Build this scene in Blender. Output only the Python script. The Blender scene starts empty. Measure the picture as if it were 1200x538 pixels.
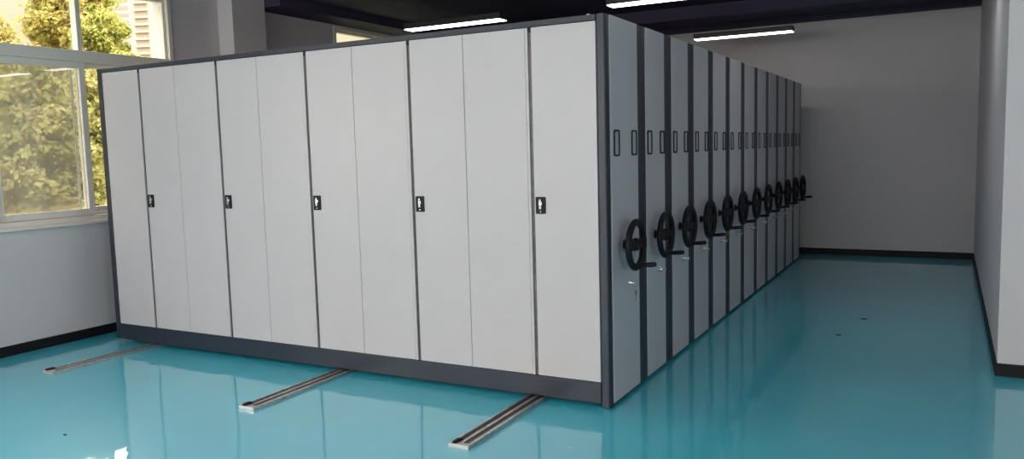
import bpy, bmesh, math, random
from mathutils import Vector, Matrix
S = bpy.context.scene
C = S.collection
PI = math.pi
random.seed(7)

# ---------------------------------------------------------------- camera
yaw, pitch, roll, F = -0.4983, -0.1002, -0.0266, 941.8
fw = Vector((math.sin(yaw)*math.cos(pitch), math.cos(yaw)*math.cos(pitch), math.sin(pitch)))
rt = Vector((math.cos(yaw), -math.sin(yaw), 0)); up = rt.cross(fw)
r2 = rt*math.cos(roll)+up*math.sin(roll); u2 = -rt*math.sin(roll)+up*math.cos(roll)
CAM = Vector((1.7623, -4.4234, 1.5876))
cd = bpy.data.cameras.new('camera'); cam = bpy.data.objects.new('camera', cd); C.objects.link(cam)
cd.sensor_width = 36; cd.lens = F/1200*36; cd.clip_end = 2000; cd.clip_start = .05
cam.matrix_world = Matrix(((r2.x, u2.x, -fw.x, CAM.x), (r2.y, u2.y, -fw.y, CAM.y), (r2.z, u2.z, -fw.z, CAM.z), (0, 0, 0, 1)))
S.camera = cam

# ---------------------------------------------------------------- light and exposure
S.view_settings.view_transform = 'Standard'; S.view_settings.look = 'None'
S.view_settings.exposure = 0.0; S.view_settings.gamma = 1.0; S.view_settings.use_curve_mapping = False
W = bpy.data.worlds.new('world'); S.world = W; W.use_nodes = True
nt = W.node_tree; nt.nodes.clear()
tc = nt.nodes.new('ShaderNodeTexCoord'); sp = nt.nodes.new('ShaderNodeSeparateXYZ'); cr = nt.nodes.new('ShaderNodeValToRGB')
bg = nt.nodes.new('ShaderNodeBackground'); wo = nt.nodes.new('ShaderNodeOutputWorld')
nt.links.new(tc.outputs['Generated'], sp.inputs[0]); nt.links.new(sp.outputs['Z'], cr.inputs[0])
nt.links.new(cr.outputs[0], bg.inputs[0]); nt.links.new(bg.outputs[0], wo.inputs[0])
cr.color_ramp.elements[0].position = 0.0; cr.color_ramp.elements[0].color = (.128, .104, .061, 1)
cr.color_ramp.elements[1].position = .9; cr.color_ramp.elements[1].color = (.60, .63, .70, 1)
e = cr.color_ramp.elements.new(.13); e.color = (.135, .118, .080, 1)
e = cr.color_ramp.elements.new(.21); e.color = (.16, .144, .106, 1)
e = cr.color_ramp.elements.new(.34); e.color = (1.0, .96, .86, 1)
bg.inputs[1].default_value = 8.5

sl = bpy.data.lights.new('sun', 'SUN'); sl.energy = 2.7; sl.angle = .03; sl.color = (1, .88, .66)
so = bpy.data.objects.new('sun', sl); C.objects.link(so)
so.rotation_euler = Vector((-.75, .28, -.62)).to_track_quat('-Z', 'Y').to_euler()

def area(name, loc, direction, sx, sy, energy, color):
    l = bpy.data.lights.new(name, 'AREA'); l.shape = 'RECTANGLE'; l.size = sx; l.size_y = sy; l.energy = energy; l.color = color
    o = bpy.data.objects.new(name, l); C.objects.link(o); o.location = loc
    o.rotation_euler = Vector(direction).to_track_quat('-Z', 'Z').to_euler()
    return o
DAY = (1.0, .965, .955)
REAR_WINDOWS = [(-4.3, -2.3), (-1.6, .4), (1.1, 3.1), (3.8, 5.8)]
REAR_POWER = [190, 160, 50, 20]
for (a, b), pw in zip(REAR_WINDOWS, REAR_POWER):
    area('rear_window_daylight', ((a+b)/2, -9.45, 2.05), (0, 1, -.12), 1.9, 2.0, pw, DAY)
area('side_window_daylight', (-5.45, -4.08, 2.05), (1, 0, -.1), 1.8, 2.0, 170, (1, .93, .86))
area('side_window_daylight', (-5.45, -7.5, 2.05), (1, 0, -.1), 1.8, 2.0, 130, (1, .93, .86))
area('right_fill_light', (7.05, -5.5, 2.05), (-1, 0, -.1), 1.9, 2.0, 110, DAY)  # added fill from the right, brightens the left wall and shelving ends
LED_STRENGTH = 9.0

# ---------------------------------------------------------------- materials
def mat(name, col, rough=.5, metal=0.0, spec=.5, coat=0.0, coat_rough=.05, noise=None, bump=None, aniso=None):
    m = bpy.data.materials.new(name); m.use_nodes = True
    n = m.node_tree; b = n.nodes['Principled BSDF']
    b.inputs['Base Color'].default_value = (*col, 1); b.inputs['Roughness'].default_value = rough
    b.inputs['Metallic'].default_value = metal; b.inputs['Specular IOR Level'].default_value = spec
    b.inputs['Coat Weight'].default_value = coat; b.inputs['Coat Roughness'].default_value = coat_rough
    t = n.nodes.new('ShaderNodeTexCoord')
    if noise:
        sc, amt = noise
        tx = n.nodes.new('ShaderNodeTexNoise'); tx.inputs['Scale'].default_value = sc; tx.inputs['Detail'].default_value = 4
        n.links.new(t.outputs['Object'], tx.inputs['Vector'])
        r = n.nodes.new('ShaderNodeValToRGB')
        r.color_ramp.elements[0].position = .3; r.color_ramp.elements[1].position = .7
        r.color_ramp.elements[0].color = (*[c*(1-amt) for c in col], 1)
        r.color_ramp.elements[1].color = (*[min(1, c*(1+amt)) for c in col], 1)
        n.links.new(tx.outputs['Fac'], r.inputs[0]); n.links.new(r.outputs[0], b.inputs['Base Color'])
    if bump:
        sc, st, di = bump
        tx = n.nodes.new('ShaderNodeTexNoise'); tx.inputs['Scale'].default_value = sc; tx.inputs['Detail'].default_value = 2
        n.links.new(t.outputs['Object'], tx.inputs['Vector'])
        bp = n.nodes.new('ShaderNodeBump'); bp.inputs['Strength'].default_value = st; bp.inputs['Distance'].default_value = di
        n.links.new(tx.outputs['Fac'], bp.inputs['Height']); n.links.new(bp.outputs[0], b.inputs['Normal'])
        if coat: n.links.new(bp.outputs[0], b.inputs['Coat Normal'])
    return m
M = {}
M['floor'] = mat('teal_epoxy', (.072, .60, .76), .35, spec=.5, coat=1.0, coat_rough=.015, noise=(.8, .05), bump=(3.0, .6, .007))
M['floor'].node_tree.nodes['Principled BSDF'].inputs['Coat IOR'].default_value = 1.65
M['wall'] = mat('white_wall_paint', (.67, .635, .66), .85, spec=.2, noise=(3, .015), bump=(60, .05, .002))
M['ceiling'] = mat('dark_ceiling_paint', (.058, .050, .090), .8, spec=.2, noise=(1.2, .2))
M['pipe'] = mat('dark_painted_pipe', (.05, .05, .065), .5)
M['base'] = mat('black_skirting', (.010, .010, .013), .55, spec=.25)
M['door'] = mat('light_grey_powder_coat', (.585, .535, .55), .38, spec=.4, noise=(5, .015), bump=(220, .04, .001))
M['panel'] = mat('grey_powder_coat', (.56, .55, .595), .42, spec=.4, bump=(220, .04, .001))
M['frame'] = mat('slate_powder_coat', (.024, .030, .046), .40, spec=.45, bump=(200, .04, .001))
M['dark'] = mat('dark_steel', (.02, .02, .024), .45)
M['black'] = mat('black_plastic', (.008, .008, .011), .5, spec=.25)
M['chrome'] = mat('chrome', (.8, .8, .8), .18, metal=1)
M['steel'] = mat('rail_steel', (.62, .60, .58), .32, metal=.85, noise=(30, .2))
M['steel_dark'] = mat('dark_groove_steel', (.10, .09, .09), .4, metal=.6, noise=(40, .3))  # darker steel colour in the rail grooves and door gap channels
M['pvc'] = mat('window_pvc', (.86, .79, .71), .4)
M['cap'] = mat('bright_end_cap', (.58, .57, .55), .35, metal=.4)
M['card'] = mat('label_card', (.44, .46, .50), .35)
M['scrap'] = mat('dark_scrap', (.01, .012, .02), .6)
M['foil'] = mat('pale_scrap', (.7, .5, .4), .5)
M['screen_frame'] = mat('screen_frame_grey', (.5, .48, .44), .5)
M['bark'] = mat('bark', (.12, .08, .05), .9, noise=(8, .3))
M['soil'] = mat('grass_ground', (.10, .13, .04), .9, noise=(.5, .3))
M['tower'] = mat('tower_plaster', (.60, .47, .37), .9)
M['tower_window'] = mat('tower_glass', (.32, .25, .22), .4)

def leafmat(name, a, b, c):
    m = bpy.data.materials.new(name); m.use_nodes = True; n = m.node_tree; n.nodes.clear()
    g = n.nodes.new('ShaderNodeTexCoord'); tx = n.nodes.new('ShaderNodeTexNoise'); tx.inputs['Scale'].default_value = 1.3; tx.inputs['Detail'].default_value = 5
    n.links.new(g.outputs['Object'], tx.inputs['Vector'])
    r = n.nodes.new('ShaderNodeValToRGB'); r.color_ramp.elements[0].position = .3; r.color_ramp.elements[1].position = .7
    r.color_ramp.elements[0].color = (*a, 1); r.color_ramp.elements[1].color = (*c, 1)
    q = r.color_ramp.elements.new(.5); q.color = (*b, 1)
    n.links.new(tx.outputs['Fac'], r.inputs[0])
    d = n.nodes.new('ShaderNodeBsdfDiffuse'); t = n.nodes.new('ShaderNodeBsdfTranslucent'); mx = n.nodes.new('ShaderNodeMixShader'); mx.inputs[0].default_value = .4
    o = n.nodes.new('ShaderNodeOutputMaterial')
    for s in (d, t): n.links.new(r.outputs[0], s.inputs[0])
    n.links.new(d.outputs[0], mx.inputs[1]); n.links.new(t.outputs[0], mx.inputs[2]); n.links.new(mx.outputs[0], o.inputs[0])
    return m
M['leaf_green'] = leafmat('green_leaves', (.26, .27, .07), (.42, .41, .12), (.62, .58, .22))
M['leaf_gold'] = leafmat('golden_leaves', (.34, .28, .09), (.52, .44, .15), (.72, .63, .28))
M['leaf_olive'] = leafmat('olive_leaves', (.22, .21, .07), (.40, .37, .14), (.62, .56, .28))

def glassmat(name, tint, refl=1.5):
    m = bpy.data.materials.new(name); m.use_nodes = True; n = m.node_tree; n.nodes.clear()
    t = n.nodes.new('ShaderNodeBsdfTransparent'); t.inputs[0].default_value = (*tint, 1)
    g = n.nodes.new('ShaderNodeBsdfGlossy'); g.inputs['Roughness'].default_value = 0.0
    f = n.nodes.new('ShaderNodeFresnel'); ge = n.nodes.new('ShaderNodeNewGeometry'); mr = n.nodes.new('ShaderNodeMapRange')
    mr.inputs['To Min'].default_value = refl; mr.inputs['To Max'].default_value = 1/refl   # same pane reflectance from either face
    n.links.new(ge.outputs['Backfacing'], mr.inputs['Value']); n.links.new(mr.outputs[0], f.inputs[0])
    mx = n.nodes.new('ShaderNodeMixShader'); o = n.nodes.new('ShaderNodeOutputMaterial')
    n.links.new(f.outputs[0], mx.inputs[0]); n.links.new(t.outputs[0], mx.inputs[1]); n.links.new(g.outputs[0], mx.inputs[2]); n.links.new(mx.outputs[0], o.inputs[0])
    return m
M['glass'] = glassmat('window_glass', (.97, .97, .95))
def meshmat():
    m = bpy.data.materials.new('insect_mesh'); m.use_nodes = True; n = m.node_tree; n.nodes.clear()
    t = n.nodes.new('ShaderNodeBsdfTransparent'); d = n.nodes.new('ShaderNodeBsdfDiffuse'); d.inputs[0].default_value = (.62, .57, .46, 1)
    mx = n.nodes.new('ShaderNodeMixShader'); mx.inputs[0].default_value = .38; o = n.nodes.new('ShaderNodeOutputMaterial')
    n.links.new(t.outputs[0], mx.inputs[1]); n.links.new(d.outputs[0], mx.inputs[2]); n.links.new(mx.outputs[0], o.inputs[0])
    return m
M['mesh'] = meshmat()
def emitmat(name, col, s):
    m = bpy.data.materials.new(name); m.use_nodes = True; n = m.node_tree
    b = n.nodes['Principled BSDF']; b.inputs['Base Color'].default_value = (.9, .9, .9, 1)
    b.inputs['Emission Color'].default_value = (*col, 1); b.inputs['Emission Strength'].default_value = s
    return m
M['led'] = emitmat('led_diffuser', (1, .98, .97), LED_STRENGTH)

# ---------------------------------------------------------------- mesh helpers
class MB:
    def __init__(s): s.v = []; s.f = []; s.sm = []
    def box(s, x0, x1, y0, y1, z0, z1):
        b = len(s.v)
        s.v += [(x0,y0,z0),(x1,y0,z0),(x1,y1,z0),(x0,y1,z0),(x0,y0,z1),(x1,y0,z1),(x1,y1,z1),(x0,y1,z1)]
        s.f += [tuple(b+i for i in q) for q in ((3,2,1,0),(4,5,6,7),(0,1,5,4),(1,2,6,5),(2,3,7,6),(3,0,4,7))]; s.sm += [False]*6
        return s
    def loft(s, rings, cap=True, closed=False, smooth=True):
        b = len(s.v); n = len(rings[0])
        for r in rings: s.v += [tuple(p) for p in r]
        m = len(rings)
        for i in range(m if closed else m-1):
            for j in range(n):
                a0 = b+i*n+j; a1 = b+i*n+(j+1) % n; c = ((i+1) % m)*n
                s.f.append((a0, a1, b+c+(j+1) % n, b+c+j)); s.sm.append(smooth)
        if cap and not closed:
            s.f.append(tuple(b+j for j in range(n))[::-1]); s.sm.append(False)
            s.f.append(tuple(b+(m-1)*n+j for j in range(n))); s.sm.append(False)
        return s
    def tube(s, p0, p1, r0, r1=None, n=16):
        r1 = r0 if r1 is None else r1
        p0 = Vector(p0); p1 = Vector(p1); d = (p1-p0).normalized()
        a = d.orthogonal().normalized(); b = d.cross(a)
        return s.loft([[p+a*r*math.cos(2*PI*k/n)+b*r*math.sin(2*PI*k/n) for k in range(n)] for p, r in ((p0, r0), (p1, r1))])
    def lathe(s, c, axis, prof, n=24):
        c = Vector(c); d = Vector(axis).normalized(); a = d.orthogonal().normalized(); b = d.cross(a)
        return s.loft([[c+d*h+a*r*math.cos(2*PI*k/n)+b*r*math.sin(2*PI*k/n) for k in range(n)] for h, r in prof])
    def ring(s, c, axis, R, r, n=40, k=12, flat=1.0):
        c = Vector(c); d = Vector(axis).normalized(); a = d.orthogonal().normalized(); b = d.cross(a); rs = []
        for i in range(n):
            t = 2*PI*i/n; e = a*math.cos(t)+b*math.sin(t)
            rs.append([c+e*(R+r*math.cos(2*PI*j/k))+d*r*flat*math.sin(2*PI*j/k) for j in range(k)])
        return s.loft(rs, closed=True)
    def prism(s, pts, axis, h0, h1, smooth=False):
        def P(a, b, h): return {'z': (a, b, h), 'x': (h, a, b), 'y': (a, h, b)}[axis]
        return s.loft([[P(a, b, h0) for a, b in pts], [P(a, b, h1) for a, b in pts]], smooth=smooth)
    def build(s, name, material, parent=None, bevel=0.0, loc=None, seg=2):
        me = bpy.data.meshes.new(name); me.from_pydata(s.v, [], s.f); me.validate()
        bm = bmesh.new(); bm.from_mesh(me); bmesh.ops.recalc_face_normals(bm, faces=bm.faces); bm.to_mesh(me); bm.free()
        for p, q in zip(me.polygons, s.sm): p.use_smooth = q
        me.materials.append(material)
        o = bpy.data.objects.new(name, me); C.objects.link(o)
        if parent: o.parent = parent
        if loc: o.location = loc
        if bevel:
            m = o.modifiers.new('bevel', 'BEVEL'); m.width = bevel; m.segments = seg; m.limit_method = 'ANGLE'; m.angle_limit = math.radians(40)
        return o
def box(name, m, x0, x1, y0, y1, z0, z1, parent=None, bevel=0.0): return MB().box(x0,x1,y0,y1,z0,z1).build(name, m, parent, bevel)
def rrect(a0, a1, b0, b1, r, n=5):
    pts = []
    for cx, cy, s in ((a1-r, b1-r, 0), (a0+r, b1-r, 1), (a0+r, b0+r, 2), (a1-r, b0+r, 3)):
        for k in range(n+1):
            t = PI/2*(s+k/n); pts.append((cx+r*math.cos(t), cy+r*math.sin(t)))
    return pts
def struct(o): o['kind'] = 'structure'; return o
def thing(name, label, cat, loc=(0, 0, 0), group=None):
    o = bpy.data.objects.new(name, None); C.objects.link(o); o.location = loc; o['label'] = label; o['category'] = cat
    if group: o['group'] = group
    return o
def tag(o, label, cat, group=None):
    o['label'] = label; o['category'] = cat
    if group: o['group'] = group
    return o

# ---------------------------------------------------------------- room
XL, XB, YF, YB, YR, XR = -4.992, 2.079, 1.69, 7.49, -9.0, 6.6
ZC, ZT = 3.28, 3.60
struct(box('floor', M['floor'], XL-.3, XR+.3, YR-.3, YB+.3, -.2, 0))
struct(box('ceiling', M['ceiling'], XL-.3, XR+.3, YR-.3, YB+.3, ZC, ZT))
struct(box('wall_back', M['wall'], XL-.3, XB+.3, YB, YB+.3, 0, ZC))
w = MB().box(XB, XR+.3, YF, YB, 0, ZC); struct(w.build('wall_aisle_right', M['wall']))
w = MB().box(XR, XR+.26, YR-.26, -6.5, 0, ZC).box(XR, XR+.26, -4.5, YF, 0, ZC).box(XR, XR+.26, -6.5, -4.5, 0, 1.0).box(XR, XR+.26, -6.5, -4.5, 3.1, ZC)
struct(w.build('wall_right', M['wall']))
# window wall on the left with its openings
T = .26
WIN = [(-8.42, -6.58), (-5.0, -3.16), (-.75, 1.09), (3.484, 5.32)]; Z0, Z1 = 1.05, 3.17
w = MB(); w.box(XL-T, XL, YR-.3, YB, 0, Z0); w.box(XL-T, XL, YR-.3, YB, Z1, ZC)
ys = [YR-.3]+[v for p in WIN for v in p]+[YB]
for k in range(0, len(ys), 2): w.box(XL-T, XL, ys[k], ys[k+1], Z0, Z1)
struct(w.build('wall_left', M['wall']))
w = MB(); w.box(XL, XR, YR-.26, YR, 0, 1.0); w.box(XL, XR, YR-.26, YR, 3.1, ZC)
xs = [XL]+[v for p in REAR_WINDOWS for v in p]+[XR]
for k in range(0, len(xs), 2): w.box(xs[k], xs[k+1], YR-.26, YR, 1.0, 3.1)
struct(w.build('wall_rear', M['wall']))
# pilaster beside the window and dark beam over the far half of the window wall
struct(box('trim_1', M['wall'], XL, XL+.21, 1.684, 2.14, 0, 3.279))
w = MB().box(XL+.001, XL+.42, 2.16, YB-.001, 3.18, 3.279); struct(w.build('trim_2', M['ceiling']))
w = MB().box(XL+.43, XB-.001, 5.55, 5.75, 3.12, 3.279); struct(w.build('trim_3', M['ceiling'], bevel=.01))
w = MB().box(XL+.43, XB-.001, YB-.2, YB-.001, 3.215, 3.279); struct(w.build('trim_4', M['ceiling']))
# skirting
bh = .085
struct(box('baseboard_left', M['base'], XL, XL+.012, YR, 1.684, 0, bh, bevel=.003))
struct(box('baseboard_left', M['base'], XL, XL+.012, 2.14, YB, 0, bh))
struct(box('baseboard_back', M['base'], XL+.012, XB, YB-.012, YB, 0, bh, bevel=.003))
w = MB().box(XB-.012, XB, YF-.012, YB-.012, 0, bh).box(XB, XR, YF-.012, YF, 0, bh); struct(w.build('baseboard_aisle_right', M['base']))

# windows
def window(idx, y0, y1, detailed):
    r = bpy.data.objects.new('window_%d' % idx, None); C.objects.link(r); r.location = (XL, (y0+y1)/2, Z0); r['kind'] = 'structure'
    def B(name, m, *b, bevel=.004):
        # b: x0,x1 relative to inner wall face (negative outside), y0,y1 absolute, z0,z1 absolute
        yc = (y0+y1)/2
        return MB().box(b[0], b[1], b[2]-yc, b[3]-yc, b[4]-Z0, b[5]-Z0).build(name, m, r, bevel)
    def ringm(name, m, x0, x1, a0, a1, c0, c1, w, parent=r, bevel=.004):
        yc = (y0+y1)/2; a0 -= yc; a1 -= yc; c0 -= Z0; c1 -= Z0
        g = MB().box(x0, x1, a0, a0+w, c0, c1).box(x0, x1, a1-w, a1, c0, c1).box(x0, x1, a0+w, a1-w, c0, c0+w).box(x0, x1, a0+w, a1-w, c1-w, c1)
        return g.build(name, m, parent, bevel)
    zt0, zt1 = 2.45, 2.55
    ym = y0+.875
    ringm('window_frame', M['pvc'], -.10, .012, y0, y1, Z0, Z1, .045)
    ringm('inner_frame', M['pvc'], -.09, -.02, y0+.047, y1-.047, Z0+.047, Z1-.047, .03)
    B('transom', M['pvc'], -.09, .004, y0+.045, y1-.045, zt0, zt1)
    B('mullion', M['pvc'], -.085, -.008, ym-.022, ym+.022, zt1, Z1-.045)
    # upper panes
    for a, b in ((y0+.078, ym-.023), (ym+.023, y1-.078)):
        B('glass', M['glass'], -.060, -.055, a, b, zt1+.001, Z1-.078, bevel=0)
    # lower sliding sash on the inner track, fixed pane on the outer one
    s = ringm('sliding_sash', M['pvc'], -.042, -.012, y0+.047, ym+.03, Z0+.047, zt0-.002, .058)
    B('glass', M['glass'], -.028, -.024, y0+.106, ym-.029, Z0+.106, zt0-.061, bevel=0)
    s2 = ringm('outer_sash', M['pvc'], -.086, -.050, ym-.03, y1-.078, Z0+.078, zt0-.002, .04)
    B('glass', M['glass'], -.070, -.066, ym+.011, y1-.119, Z0+.119, zt0-.043, bevel=0)
    if detailed:
        ringm('screen_frame', M['screen_frame'], -.112, -.100, y0+.05, ym-.035, Z0+.05, zt0-.01, .02, bevel=0)
        B('insect_screen', M['mesh'], -.107, -.106, y0+.07, ym-.055, Z0+.07, zt0-.03, bevel=0)
    B('window_sill', M['pvc'], .0, .045, y0-.02, y1+.02, Z0-.03, Z0+.002, bevel=.008)
    return r
for k, (a, b) in enumerate([WIN[2], WIN[3], WIN[1], WIN[0]]): window(k+1, a, b, True)
for k, (a, b) in enumerate(REAR_WINDOWS):
    r = bpy.data.objects.new('window_%d' % (k+5), None); C.objects.link(r); r.location = ((a+b)/2, YR, 1.0); r['kind'] = 'structure'
    h = (b-a)/2
    g = MB().box(-h, -h+.05, -.1, .01, 0, 2.1).box(h-.05, h, -.1, .01, 0, 2.1).box(-h+.05, h-.05, -.1, .01, 0, .05).box(-h+.05, h-.05, -.1, .01, 2.05, 2.1).box(-.025, .025, -.1, .01, .05, 2.05)
    g.build('window_frame', M['pvc'], r, .004)
    MB().box(-h+.051, -.026, -.06, -.055, .051, 2.049).build('glass', M['glass'], r)
    MB().box(.026, h-.051, -.06, -.055, .051, 2.049).build('glass', M['glass'], r)

r = bpy.data.objects.new('window_9', None); C.objects.link(r); r.location = (XR, -5.5, 1.0); r['kind'] = 'structure'  # made-up window, added as an opening for the right-hand fill light
MB().box(-.01, .1, -1, -.95, 0, 2.1).box(-.01, .1, .95, 1, 0, 2.1).box(-.01, .1, -.95, .95, 0, .05).box(-.01, .1, -.95, .95, 2.05, 2.1).box(-.01, .1, -.025, .025, .05, 2.05).build('window_frame', M['pvc'], r, .004)
MB().box(.055, .06, -.949, -.026, .051, 2.049).build('glass', M['glass'], r)
MB().box(.055, .06, .026, .949, .051, 2.049).build('glass', M['glass'], r)

# ---------------------------------------------------------------- mobile shelving
H, L, HB, RAIL = 2.352, -4.62, .158, .034
ML, MR = .060, .0593
EDGE = [0.0, .609, 1.177, 1.756, 2.343, 2.94, 3.545, 4.15, 4.74, 5.33, 5.90, 6.47, 7.02]
PAN = [(.066, .534)]+[(EDGE[i]+.082, EDGE[i+1]-.088) for i in range(1, 12)]

def handwheel(parent, yc, zc=.978):
    x = .082
    w = MB().ring((x, yc, zc), (1, 0, 0), (.139), .023, n=48, k=12, flat=.85).build('handwheel', M['black'], parent)
    sp = MB()
    for s in (-1, 1):
        rings = []
        for t, hw, th in ((.02, .040, .013), (.06, .030, .011), (.10, .027, .010), (.136, .034, .010)):
            yy = yc+s*t; xo = x-.012*(1-t/.14)
            rings.append([(xo+th*a, yy, zc+hw*b) for a, b in ((-1, -1), (1, -1), (1.25, 0), (1, 1), (-1, 1))])
        sp.loft(rings, smooth=False)
    sp.build('spoke', M['black'], w, .003)
    MB().lathe((.004, yc, zc), (1, 0, 0), [(0, .030), (.006, .030), (.010, .020), (.045, .018), (.055, .030), (.078, .028), (.084, .020), (.087, .008)], 28).build('hub', M['black'], w)
    yk, zk = yc+.040, zc-.134
    MB().lathe((x, yk, zk), (1, 0, .10), [(-.012, .010), (.0, .016), (.012, .015), (.016, .010), (.022, .0125), (.075, .0155), (.108, .0145), (.114, .009)], 16).build('crank_handle', M['black'], w)
    return w

UNIT_LABELS = ['grey mobile shelving unit nearest the camera, its five pairs of doors facing the room',
 'second grey mobile shelving unit, directly behind the one with the front doors',
 'third mobile shelving unit from the front, with black handwheel on its end panel',
 'fourth mobile shelving unit from the front in the closed row',
 'fifth mobile shelving unit from the front, counted by handwheels',
 'sixth mobile shelving unit from the front, counted by handwheels',
 'seventh mobile shelving unit from the front, sixth from the back wall',
 'eighth mobile shelving unit from the front, fifth from the back wall',
 'fourth mobile shelving unit from the back wall end of the row',
 'third mobile shelving unit from the back wall end of the row',
 'last but one mobile shelving unit before the back wall',
 'last mobile shelving unit in the row, standing closest to the back wall']
for i in range(12):
    y0, y1 = EDGE[i], EDGE[i+1]
    p0, p1 = PAN[i]
    U = thing('mobile_shelving_unit', UNIT_LABELS[i], 'shelving unit', ((L)/2, y0, 0), 'mobile shelving units closed into one block')
    ox = -L/2   # local x of the world x=0 plane
    def lb(mb, name, m, bevel=0.0, parent=U):
        mb.v = [(x+ox, y-y0, z) for x, y, z in mb.v]; return mb.build(name, m, parent, bevel)
    ya = y0+.045 if i == 0 else y0+.003
    lb(MB().box(L+.006, -.02, ya, y1-.003, .045, H-.006), 'carcass', M['dark'])
    lb(MB().box(L+.03, -.03, y0+.02, y1-.02, .03, .045), 'mobile_base', M['dark'])
    # top cover and end frame posts
    lb(MB().box(L, -.001, (y0+.002 if i else y0+.03), y1-.002, H-.006, H), 'top_cover', M['frame'], .002)
    ef = MB()
    if i: ef.prism(rrect(-.020, 0, y0+.002, p0+.01, .006), 'z', .02, H-.006)
    ef.prism(rrect(-.020, 0, p1-.01, y1-.002, .006), 'z', .02, H-.006)
    ef.box(-.019, -.001, p0+.01, p1-.01, .02, .05)
    lb(ef, 'end_frame', M['frame'])
    lb(MB().prism(rrect(-.019, .004, p0, p1, .004, 3), 'z', .024, H-.001), 'end_panel', M['panel'])
    # two framed label holders
    for a in (p0+.038 if i == 0 else p0+.022, p1-.125 if i == 0 else p1-.112):
        b = a+.092; z0, z1 = 1.525, 1.685
        outer = rrect(a, b, z0, z1, .018); inner = rrect(a+.011, b-.011, z0+.011, z1-.011, .010)
        g = MB(); n = len(outer)
        g.loft([[(.004, *q) for q in outer], [(.010, *q) for q in outer], [(.010, *q) for q in inner], [(.004, *q) for q in inner]], closed=True, smooth=False)
        hld = lb(g, 'label_holder', M['black'])
        lb(MB().prism(inner, 'x', .0035, .0055), 'label_card', M['card'], parent=hld)
    yc = .262 if i == 0 else (p0+p1)/2-.03
    W_ = MB
    # handwheel built in world then shifted
    hw = handwheel(U, yc)
    for o in [hw]+list(hw.children):
        for v in o.data.vertices: v.co.x += ox; v.co.y -= y0
    yl = (p0+p1)/2+.045
    lk = lb(MB().lathe((.004, yl, .725), (1, 0, 0), [(0, .019), (.004, .019), (.006, .013), (.022, .012), (.024, .008)], 18), 'key_lock', M['chrome'])
    lb(MB().box(.033, .058, yl-.0015, yl+.0015, .716, .736).tube((.02, yl, .725), (.036, yl, .725), .004), 'key', M['chrome'], parent=lk)
    if i == 0:
        # front face: posts, rails, doors
        lb(MB().prism(rrect(-MR, -.0005, 0, .066, .014), 'z', .006, H), 'corner_post', M['frame'])
        lb(MB().prism(rrect(L, L+ML, 0, .05, .006), 'z', .03, H), 'corner_post', M['frame'])
        lb(MB().box(L+ML, -MR, 0, .045, H-RAIL, H), 'top_rail', M['frame'], .002)
        lb(MB().box(L+ML, -MR, 0, .045, .028, HB), 'base_rail', M['frame'], .003)
        bw = (-MR-(L+ML))/5
        zb, zt = HB+.003, H-RAIL-.003
        for k in range(5):
            xr = -MR-k*bw-.0015; xl = xr-bw+.003
            if k: xr -= .010
            if k < 4: xl -= .010
            gm = (-MR-k*bw-bw/2)+.016      # centre of the dark meeting gap
            # right leaf with lock, left leaf with lip
            d = lb(MB().box(gm+.011, xr, .003, .022, zb, zt), 'door', M['door'], .003)
            px0, px1, pz0, pz1 = gm+.022, gm+.088, 1.183, 1.288
            pl = lb(MB().prism(rrect(px0, px1, pz0, pz1, .005), 'y', .003, -.004), 'lock_plate', M['black'], parent=d)
            cx = (px0+px1)/2; cz = 1.242
            prof = [(-.010, -.030), (.008, -.030), (.010, -.010), (.015, .0), (.013, .016), (.006, .022), (.006, .034), (-.006, .034), (-.010, .018), (-.013, .004), (-.010, -.010)]
            lb(MB().loft([[(cx+a, -.003, cz+b) for a, b in prof], [(cx+a*.8, -.012, cz+b*.95) for a, b in prof]], smooth=False), 'latch_handle', M['chrome'], .001, parent=d)
            lb(MB().lathe((cx, -.003, 1.197), (0, -1, 0), [(0, .0065), (.004, .006), (.005, .003)], 14), 'key_cylinder', M['chrome'], parent=d)
            d = lb(MB().box(xl, gm-.030, .003, .022, zb, zt), 'door', M['door'], .003)
            lb(MB().box(gm-.028, gm-.011, .001, .022, zb, zt), 'edge_strip', M['door'], .002, parent=d)
            lb(MB().box(gm-.0105, gm+.0105, .012, .044, zb, zt-.03), 'centre_channel', M['steel_dark'])
            lb(MB().box(gm-.0105, gm+.0105, .004, .044, zt-.03, zt+.003), 'gap_cap', M['black'])
        # little clip left on the top edge near the corner
        lb(MB().box(-.115, -.095, .004, .02, H, H+.006), 'top_clip', M['card'], .001)

# bunch of keys hanging from the nearest lock
yl = (PAN[0][0]+PAN[0][1])/2+.045
K = thing('key_bunch', 'small bunch of silver keys hanging below the handwheel nearest the camera', 'keys', (.045, yl, .66))
MB().ring((0, 0, .028), (1, 0, 0), .017, .0016, n=24, k=6).build('key_ring', M['chrome'], K)
for a, xx in ((-.25, -.004), (.12, 0), (.4, .004)):
    g = MB(); ca, sa = math.cos(a), math.sin(a)
    prof = [(-.010, .012), (-.010, -.008), (-.004, -.014), (-.004, -.048), (0, -.052), (.004, -.048), (.004, -.014), (.010, -.008), (.010, .012), (0, .017)]
    pts = [(u*ca+v*sa, -u*sa+v*ca) for u, v in prof]
    g.loft([[(xx-.0009, u, v) for u, v in pts], [(xx+.0009, u, v) for u, v in pts]], smooth=False); g.build('key', M['chrome'], K)

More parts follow.
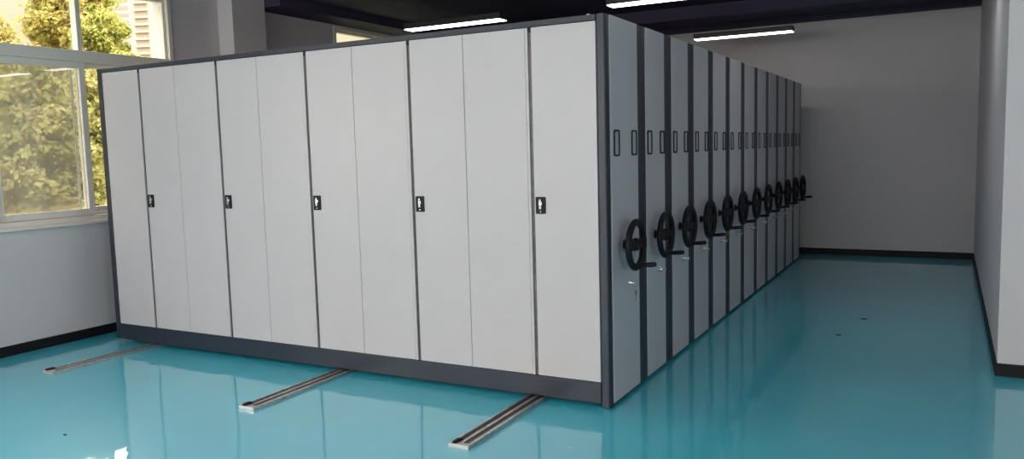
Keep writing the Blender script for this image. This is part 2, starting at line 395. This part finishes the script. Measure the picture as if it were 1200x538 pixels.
# ---------------------------------------------------------------- floor rails
RL = [(-.505, 'steel floor rail nearest the corner post, running out from under the doors'),
      (-2.075, 'steel floor rail in the middle, running out from under the doors'),
      (-4.135, 'steel floor rail beside the window wall, running out under the doors')]
for x, lab in RL:
    r = thing('floor_rail', lab, 'rail', (x, -.92, 0), 'floor rails of the mobile shelving')
    hw, y1 = .063, 8.30
    g = MB().box(-hw, hw, 0, y1, 0, .004)
    g.box(-hw, -hw+.012, .035, y1, .004, .020); g.box(hw-.022, hw, .035, y1, .004, .020)
    g.box(-.014, .006, .035, y1, .004, .020); g.build('rail_channel', M['steel'], r, .001)
    g = MB().box(-hw+.0125, -.0145, .036, y1, .004, .0075).box(.0065, hw-.0225, .036, y1, .004, .0125)
    g.build('rail_groove', M['steel_dark'], r)
    MB().box(-hw-.001, hw+.001, -.004, .034, 0, .0225).build('end_cap', M['cap'], r, .002)
    MB().loft([[(-.045, .002, .0225), (-.018, .002, .0225), (-.012, .075, .0225), (-.048, .075, .0225)], [(-.040, .012, .034), (-.022, .012, .034), (-.018, .062, .034), (-.042, .062, .034)]], smooth=False).build('end_stop', M['black'], r, .002)

# ---------------------------------------------------------------- linear lights on wires
LT = [(-2.97, 3.09, 'linear ceiling light hanging above the left half of the shelving'),
      (-.55, 3.03, 'linear ceiling light above the corner of the shelving, cut by the picture top'),
      (-.565, 6.10, 'black-cased linear ceiling light hanging in front of the back wall')]
OUT = [(1.25, 3.03), (-2.97, 0.0), (-.55, 0.0), (1.9, 0.0), (-2.97, -3.0), (-.55, -3.0), (1.9, -3.0)]
def lamp(x, y, lab, grp='linear ceiling lights'):
    r = thing('linear_ceiling_light', lab, 'ceiling light', (x, y, 2.93), grp)
    h = .61; w = .085
    MB().box(-h, h, -w, w, .004, .068).build('housing', M['dark'], r, .003)
    MB().box(-h+.008, h-.008, -w+.008, w-.008, -.003, .006).build('diffuser', M['led'], r)
    for s in (-1, 1):
        MB().tube((s*.45, 0, .068), (s*.45, 0, ZC-2.93), .0015, n=6).build('suspension_wire', M['dark'], r)
for a in LT: lamp(*a)
for x, y in OUT: lamp(x, y, 'linear ceiling light outside the picture, above the open floor', 'linear ceiling lights outside the picture')
# services under the ceiling
pp = MB().tube((-3.19, 2.0, 3.13), (-3.19, 5.5, 3.13), .03, n=14)
tag(pp.build('ceiling_pipe', M['pipe']), 'dark painted pipe running back under the ceiling above the left light', 'pipe')

# ---------------------------------------------------------------- scraps on the floor
def scrap(x, y, n, m, lab, r=.012, nm='floor_scrap', cat='scrap'):
    random.seed(n); g = MB(); rings = []
    for h, s in ((0, 1), (.004, .9), (.006, .5)):
        rr = random.Random(n); rings.append([(x+math.cos(t*PI/4)*r*s*rr.uniform(.5, 1.6), y+math.sin(t*PI/4)*r*s*.5*rr.uniform(.6, 1.4), h) for t in range(8)])
    g.loft(rings, smooth=False); tag(g.build(nm, m), lab, cat)
scrap(1.14, 3.219, 3, M['scrap'], 'small dark scrap on the teal aisle floor, larger and farther one', .03)
scrap(1.009, 2.499, 5, M['scrap'], 'tiny dark speck on the teal aisle floor, nearer than the larger scrap', .016)
scrap(.034, -.667, 8, M['foil'], 'tiny pale crumb on the floor right of the nearest rail', .012)
scrap(-2.716, -1.696, 9, M['scrap'], 'small dark scrap on the floor in front of the window reflection', .014)

# ---------------------------------------------------------------- outdoors
GZ = -8.0
struct(box('ground', M['soil'], -600, -5.6, -200, 500, GZ-.5, GZ))
FOL = {}
def tree(u, dist, top, rx, rz, m, lab, nleaf, seed, size=.11, share=None):
    an = yaw+math.atan((u-600)/F)
    d = CAM+Vector((math.sin(an), math.cos(an), 0))*dist
    R_ = random.Random(seed)
    r = thing('tree', lab, 'tree', (d.x, d.y, GZ), 'trees outside the window')
    r.rotation_euler = (0, 0, seed*1.3)
    zc = top-rz-GZ
    t = MB(); t.loft([[(q*math.cos(a*PI/5), q*math.sin(a*PI/5), h) for a in range(10)] for h, q in ((0, .28), (zc*.4, .2), (zc, .12), (zc+rz*.6, .04))])
    for k in range(7):
        a = R_.uniform(0, 2*PI); z0 = zc*R_.uniform(.7, 1.0); t.tube((0, 0, z0), (rx*.6*math.cos(a), rx*.6*math.sin(a), z0+rz*R_.uniform(.3, .8)), .06, .02, 6)
    t.build('trunk', M['bark'], r)
    if share and share in FOL:
        o = bpy.data.objects.new('foliage', FOL[share]); C.objects.link(o); o.parent = r; o.location = (0, 0, zc); return
    clumps = []
    for k in range(130):
        p = R_.uniform(-1, 1); a = R_.uniform(0, 2*PI); q = math.sqrt(1-p*p); s = R_.uniform(.4, .85)
        clumps.append((rx*q*math.cos(a)*s, rx*q*math.sin(a)*s, rz*p*s, R_.uniform(.12, .27)*rx))
    g = MB()
    for k in range(nleaf):
        cx, cy, cz, cr_ = clumps[k % len(clumps)]
        v = Vector((R_.gauss(0, 1), R_.gauss(0, 1), R_.gauss(0, 1))).normalized()*cr_*(R_.uniform(.3, 1.15) if k % 4 else R_.uniform(.9, 1.7))
        c = Vector((cx+v.x, cy+v.y, cz+v.z*.8))
        nrm = (v.normalized()+Vector((R_.uniform(-.9, .9), R_.uniform(-.9, .9), R_.uniform(-.4, 1.1)))).normalized()
        a = nrm.orthogonal().normalized(); b = nrm.cross(a); th = R_.uniform(0, PI)
        a, b = a*math.cos(th)+b*math.sin(th), -a*math.sin(th)+b*math.cos(th)
        s = size*R_.uniform(.6, 1.3); i0 = len(g.v)
        g.v += [tuple(c-a*s), tuple(c-b*s*.6+nrm*s*.1), tuple(c+a*s), tuple(c+b*s*.6+nrm*s*.1)]
        g.f.append((i0, i0+1, i0+2, i0+3))
    me = bpy.data.meshes.new('foliage'); me.from_pydata(g.v, [], g.f); me.materials.append(m)
    o = bpy.data.objects.new('foliage', me); C.objects.link(o); o.parent = r; o.location = (0, 0, zc)
    if share: FOL[share] = me
tree(-10, 43.5, 9.5, 2.05, 4.0, M['leaf_gold'], 'golden tree at the left edge of the upper window pane', 24000, 1)
tree(103, 52, 14.4, 2.7, 6.6, M['leaf_gold'], 'tall yellow-green tree behind the upright bar of the window', 36000, 2, .14)
tree(136, 44, 10.0, 1.6, 4.6, M['leaf_green'], 'bright green tree in front of the tower block', 24000, 3)
tree(160, 37, 6.7, 1.05, 3.0, M['leaf_green'], 'low green tree at the foot of the tower block, against the window edge', 12000, 4)
lowlab = ['olive tree outside the window, hidden left of the glass', 'olive tree at the left edge of the lower window pane', 'olive tree in the left part of the lower window pane',
          'olive tree in the centre of the lower window pane', 'olive tree behind the right part of the lower window pane', 'olive tree behind the closing stile of the sliding sash',
          'olive tree behind the left end of the shelving', 'olive tree outside hidden behind the shelving']
for k in range(7):
    tree(-120+k*44, (25, 34, 29.5, 38.5)[k % 4], 1.6+.13*(25, 34, 29.5, 38.5)[k % 4], (1.5, 2.0)[k % 2], (4.0, 4.8)[k % 2], M['leaf_olive'], lowlab[k], 30000, 20+k, .10, 'olive%d' % (k % 2)); 

# distant tower block
az = Vector((-.794, .6075, 0)).normalized(); tp = CAM+az*385
tw = thing('tower_block', 'tall pale pinkish tower block in the distance behind the trees', 'building', (tp.x, tp.y, GZ))
tw.rotation_euler = (0, 0, math.atan2(-az.y, -az.x)+math.radians(90)+math.radians(-28))
hw = 11.5; ht = 110
MB().box(-hw, hw, 0, 14, 0, ht).build('wall', M['tower'], tw)
for k in range(2, 34):
    z = 3.05*k
    if 45 < z < 100:
        for a, b in ((-hw+.5, -4.9), (-2.2, 3.6)):
            MB().box(a, b, -.15, .1, z, z+1.5).build('window', M['tower_window'], tw)
            if a > -5: MB().box(a-.2, b+.2, -1.0, 0, z-.9, z-.1).build('balcony', M['tower'], tw)
